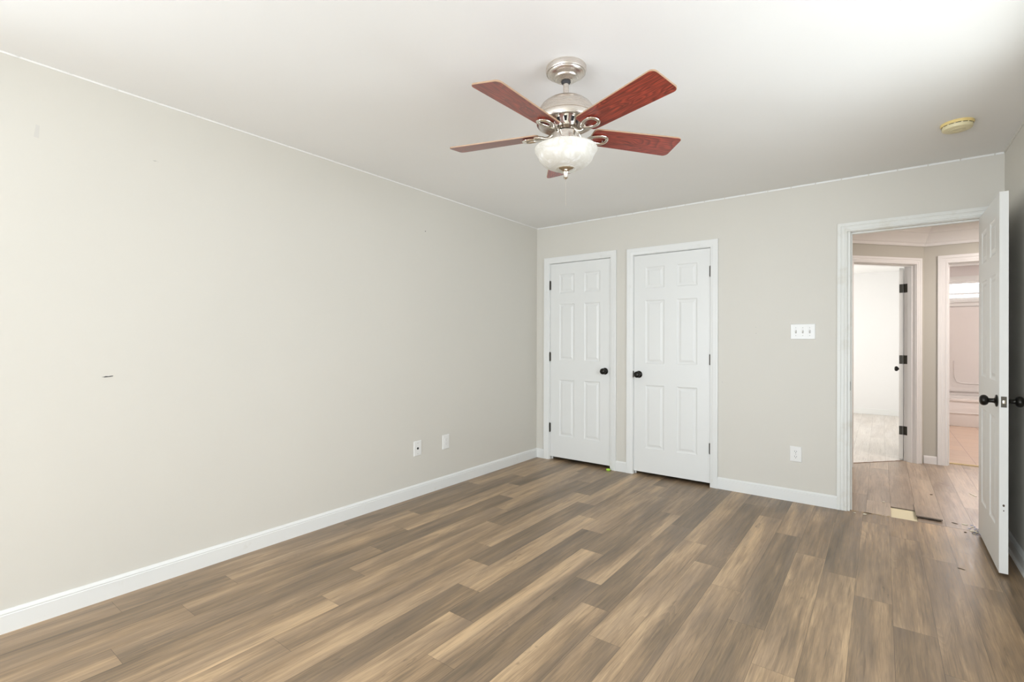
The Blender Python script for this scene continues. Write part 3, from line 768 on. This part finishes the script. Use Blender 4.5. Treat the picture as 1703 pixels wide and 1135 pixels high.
# blades
R0, R1 = .118, .5445
def blade_outline():
    pts = []
    def arc(cx, cy, rr, a0, a1, n=6):
        for i in range(n+1):
            t = math.radians(a0+(a1-a0)*i/n); pts.append((cx+rr*math.cos(t), cy+rr*math.sin(t)))
    h0, h1 = .057, .071
    arc(R0+.02, -h0+.02, .02, 180, 270); arc(R1-.022, -h1+.022, .022, 270, 360)
    arc(R1-.022, h1-.022, .022, 0, 90); arc(R0+.02, h0-.02, .02, 90, 180)
    return pts
OUT = blade_outline()
for k in range(5):
    th = math.radians(-19.45)-k*2*PI/5
    be = MB()
    zb = 2.1475-2.44
    pit = .211
    inset = [(x-(.0012 if x > .3 else -.0012), y*.985) for x, y in OUT]
    n = len(OUT)
    low = [(x, y, -.003) for x, y in inset]; lo2 = [(x, y, -.0022) for x, y in OUT]; up = [(x, y, .003) for x, y in OUT]
    be.add(low, [tuple(range(n))], 0); be.add(up, [tuple(range(n))], 0)
    be.rings([low, lo2, up], True, False, False, 1)
    o = be.build('blade', ['cherry', 'blade_edge'], fan, ang=25)
    o.rotation_mode = 'XYZ'
    Rm = Matrix.Rotation(th, 4, 'Z') @ Matrix.Rotation(-pit, 4, 'X')
    o.matrix_local = Matrix.Translation((0, 0, zb)) @ Rm
    if k == 0: o['label'] = 'fan blade with swirling red grain'
    # blade iron: arm from hub, dips and carries a teardrop loop under the blade
    b = MB()
    b.tube([(.042, 0, -.276), (.054, 0, -.281), (.066, .003, -.294), (.078, .008, -.306), (.092, .013, -.308), (.106, .015, -.303), (.122, .020, -.301), (.140, .027, -.300)], [.010, .0095, .009, .0085, .008, .008, .0078, .007], 12, 1.0)
    lp_ = []
    for i in range(28):
        t = 2*PI*i/28
        xx = .152+.043*math.cos(t); yy = .034*math.sin(t)*(.74+.26*math.cos(t))
        zz = -.3025
        zz += math.tan(-pit)*yy*1.0
        lp_.append((xx, yy, zz))
    b.tube(lp_, .0078, 10, .75, True)
    b.xf = None
    for sx, sy in ((.184, .016), (.184, -.016), (.124, 0)):
        b.lathe([(0, .004), (.005, .004), (.005, -.004), (0, -.004)], (sx, sy, -.3035+math.tan(-pit)*sy+.004), 10)
    o = b.build('blade_iron', 'nickel_polished', fan, ang=45); o.rotation_euler = (0, 0, th)

# ------------------------------------------------------------------ smoke detector
sd = tag(empty('smoke_detector', (3.273, -.722, 2.44)), 'yellowed round smoke detector on the ceiling above the doorway', 'smoke detector')
MB().lathe([(0, 0), (.071, 0), (.072, -.006), (.068, -.014), (.065, -.015), (0, -.015)], n=56).build('base_ring', 'yellowed', sd)
bd = MB().lathe([(0, -.014), (.066, -.014), (.0655, -.027), (.063, -.034), (.057, -.037), (.034, -.038), (.032, -.040), (.018, -.041), (.016, -.039), (.0, -.039)], n=56).build('cover', 'yellowed_face', sd)
b = MB()
for k in range(14):
    a0 = 2*PI*k/14+.05; a1 = a0+2*PI/14*.72
    rs = []
    for t in (a0, (a0+a1)/2, a1):
        rs.append([(rr*math.cos(t), rr*math.sin(t), z) for rr, z in ((.0645, -.0155), (.0672, -.0155), (.0672, -.0180), (.0645, -.0180))])
    b.rings(rs)
b.build('vent_slot', 'plate_dark', bd)

# ------------------------------------------------------------------ wall plates
def plate(name, w_, h_, xf, label, cat, loc):
    e = tag(empty(name), label, cat); e.matrix_world = xf
    b = MB(); k = .004; t = .0055
    b.rings([[(-w_/2, 0, -h_/2), (w_/2, 0, -h_/2), (w_/2, 0, h_/2), (-w_/2, 0, h_/2)],
             [(-w_/2, -.002, -h_/2), (w_/2, -.002, -h_/2), (w_/2, -.002, h_/2), (-w_/2, -.002, h_/2)],
             [(-w_/2+k, -t, -h_/2+k), (w_/2-k, -t, -h_/2+k), (w_/2-k, -t, h_/2-k), (-w_/2+k, -t, h_/2-k)]])
    b.build('cover_plate', 'plate', e)
    return e
def TB(x, z): return Matrix.Translation((x, -.0003, z))
def TLf(y, z): return Matrix.Translation((.0003, y, z)) @ Matrix.Rotation(PI/2, 4, 'Z')   # faces +x : local -y -> +x
def screw(e, x, z):
    b = MB(); b.lathe_y([(0, .005), (.0032, .005), (.0028, .0066), (0, .0068)], (x, 0, z), 12); b.build('screw', 'plate_grey', e)
e = plate('light_switch_plate', .166, .118, TB(2.461, 1.314), 'white triple toggle switch plate left of the doorway', 'light switch', None)
for k in (-1, 0, 1):
    x = k*.046
    b = MB(); b.box((x-.0055, -.0062, -.013), (x+.0055, -.005, .013)); b.build('toggle_slot', 'plate_grey', e)
    b = MB(); b.rings([[(x-.0045, -.006, -.006), (x+.0045, -.006, -.006), (x+.0045, -.006, .006), (x-.0045, -.006, .006)], [(x-.0035, -.018, .003), (x+.0035, -.018, .003), (x+.0035, -.016, .010), (x-.0035, -.016, .010)]]); b.build('toggle', 'plate', e)
    screw(e, x, .030); screw(e, x, -.030)
def duplex(e, grey='plate_grey'):
    for zc_ in (.0195, -.0195):
        b = MB(); n = 24
        out = []
        for i in range(n):
            t = 2*PI*i/n; out.append((.0168*math.cos(t), max(-.0135, min(.0135, .0168*math.sin(t)))))
        b.rings([[(x, -.005, zc_+z) for x, z in out], [(x, -.0075, zc_+z) for x, z in out]]); o = b.build('receptacle', 'plate', e)
        s_ = MB(); s_.box((-.0075, -.0082, zc_-.001), (-.0050, -.0072, zc_+.008)); s_.box((.0050, -.0082, zc_-.001), (.0075, -.0072, zc_+.007))
        s_.lathe_y([(0, .0070), (.0026, .0070), (.0026, .0082), (0, .0082)], (0, 0, zc_-.0075), 10); s_.build('slots', 'plate_dark', o)
    screw(e, 0, 0)
e = plate('wall_outlet', .080, .118, TB(2.416, .368), 'white duplex outlet low on the back wall, left of the doorway', 'wall outlet', None); duplex(e)
e = plate('cable_plate', .080, .119, TLf(-1.685, .380), 'white wall plate with one black cable hole on the left wall', 'cable plate', None)
MB().lathe_y([(0, .005), (.0095, .005), (.0092, .0072), (0, .0072)], (0, 0, .0), 20).build('socket', 'plate_dark', e)
screw(e, 0, .042); screw(e, 0, -.042)
e = plate('wall_outlet', .080, .120, TLf(-1.369, .382), 'white wall outlet on the left wall, nearer the corner', 'wall outlet', None)
b = MB(); b.box((-.0165, -.0075, -.0335), (.0165, -.005, .0335)); o = b.build('receptacle', 'plate', e)
b = MB()
for zc_ in (.019, -.016): b.box((-.008, -.0079, zc_), (-.006, -.0073, zc_+.007)); b.box((.006, -.0079, zc_), (.008, -.0073, zc_+.007)); b.box((-.002, -.0079, zc_-.009), (.002, -.0073, zc_-.005))
b.build('slots', 'plate_grey', o)

# ------------------------------------------------------------------ marks on the walls
def patch(name, pts, mat, xf, parent, t=.0008):
    b = MB(); b.xf = xf
    b.rings([[(x, .001, z) for x, z in pts], [(x, -t, z) for x, z in pts]])
    o = b.build(name, mat, parent); return o
XLW = Matrix.Rotation(PI/2, 4, 'Z')     # local x -> y
patch('gouge', [(-3.661, 1.056), (-3.648, 1.0545), (-3.632, 1.0555), (-3.618, 1.0575), (-3.617, 1.0605), (-3.626, 1.0605), (-3.634, 1.0588), (-3.646, 1.0597), (-3.652, 1.0575)], 'black', XLW, wl)
patch('nail_hole', [(-1.612, 2.117), (-1.604, 2.117), (-1.603, 2.123), (-1.611, 2.122)], 'black', XLW, wl)
patch('scratch', [(-3.462, 2.140), (-3.452, 2.138), (-3.447, 2.141), (-3.436, 2.139), (-3.450, 2.143)], 'plate_grey', XLW, wl)
patch('smudge', [(-3.897, 2.115), (-3.880, 2.113), (-3.878, 2.168), (-3.890, 2.170)], 'smudge', XLW, wl, .0003)
wb = bpy.data.objects['wall_back']
for pts in ([(1.875, .895), (1.879, .894), (1.880, .899), (1.876, .899)], [(2.128, 1.353), (2.133, 1.350), (2.135, 1.355)], [(2.128, 1.305), (2.137, 1.301), (2.139, 1.305)]):
    patch('nail_hole', pts, 'plate_grey', Matrix.Identity(4), wb)

# ------------------------------------------------------------------ bits on the floor
def lump(name, loc, sx, sy, sz, mat, label, cat, group=None, seed=0, n=9, flat=False):
    rnd = random.Random(seed); b = MB(); rings = []
    for j, (f, z) in enumerate(((.75, 0), (1, .35), (.85, .75), (.4, 1))):
        rings.append([(sx*f*math.cos(2*PI*k/n)*(1+rnd.uniform(-.2, .2)), sy*f*math.sin(2*PI*k/n)*(1+rnd.uniform(-.2, .2)), sz*z) for k in range(n)])
    b.rings(rings); o = b.build(name, mat, ang=50); o.location = (*loc, .0003); o.rotation_euler = (0, 0, rnd.uniform(0, 3))
    return tag(o, label, cat, group)
o = lump('foam_plug', (.862, -.048), .022, .019, .020, 'green', 'small lime green lump on the floor below the left closet door', 'foam lump', seed=1, n=16)
G = 'pale chips by the doorway'
lump('paint_chip', (2.849, -.026), .013, .010, .008, 'chip', 'pale chip on the bedroom side of the floor seam, near the left casing', 'debris chip', G, 2)
lump('paint_chip', (2.957, .398), .011, .008, .006, 'chip', 'pale chip on the hall planks left of the missing piece', 'debris chip', G, 3)
lump('paint_chip', (2.790, -.025), .009, .006, .004, 'chip', 'tiny pale chip at the foot of the doorway casing', 'debris chip', G, 4)
lump('paint_chip', (3.395, .150), .020, .010, .005, 'chip', 'pale flake on the hall side of the seam beside the open door', 'debris chip', G, 5)
lump('paint_chip', (3.425, .02), .026, .018, .004, 'chip', 'pale flake among blue flakes beneath the open door hinge side', 'debris chip', G, 15)
lump('splinter', (3.344, .140), .020, .004, .004, 'chip_dark', 'dark splinter on the hall side of the floor seam', 'splinter', 'splinters near the doorway', 6).rotation_euler[2] = 2.6
lump('splinter', (3.290, -.740), .018, .004, .002, 'chip_dark', 'dark splinter on the bedroom planks left of the open door', 'splinter', 'splinters near the doorway', 7).rotation_euler[2] = -.3
lump('splinter', (3.267, .872), .016, .009, .003, 'chip_dark', 'dark speck far back on the hall planks', 'splinter', 'splinters near the doorway', 8)
lump('splinter', (2.868, .026), .026, .005, .004, 'chip_dark', 'dark crumb line on the seam near the left casing', 'splinter', 'splinters near the doorway', 9).rotation_euler[2] = 0
lump('splinter', (3.379, -.030), .008, .007, .004, 'chip_dark', 'small dark dot just inside the bedroom by the seam', 'splinter', 'splinters near the doorway', 10)
lump('wood_sliver', (3.535, 1.06), .055, .007, .006, 'chip', 'long pale sliver lying on the hall floor beside the open door', 'wood sliver', None, 11).rotation_euler[2] = 1.9
rnd = random.Random(5)
b = MB()
for i in range(46):
    x = rnd.gauss(3.440, .016); y = rnd.gauss(.035, .055); s_ = rnd.uniform(.003, .009); t = rnd.uniform(0, 3); z = rnd.uniform(.0006, .004)
    p = [(x+s_*math.cos(t+q)*(.5+rnd.random()), y+s_*math.sin(t+q)*(.5+rnd.random())) for q in (0, 1.6, 3.1, 4.7)]
    b.rings([[(q[0], q[1], z-.0005) for q in p], [(q[0], q[1], z+.0008) for q in p]], mi=i % 2)
tag(b.build('paint_flakes', ['chip_blue', 'chip']), 'scatter of blue and white flakes under the hinge side of the open door', 'debris', kind='stuff')
b = MB()
for i in range(70):
    x = rnd.uniform(2.765, 3.0); y = rnd.gauss(.030, .010); s_ = rnd.uniform(.0008, .0026)
    b.rings([[(x-s_, y-s_, .0002), (x+s_, y-s_, .0002), (x+s_, y+s_, .0002), (x-s_, y+s_, .0002)], [(x, y-s_, .002), (x+s_, y, .002), (x, y+s_, .002), (x-s_, y, .002)]])
tag(b.build('sawdust', 'strip'), 'reddish brown sawdust along the seam at the left side of the doorway', 'debris', kind='stuff')
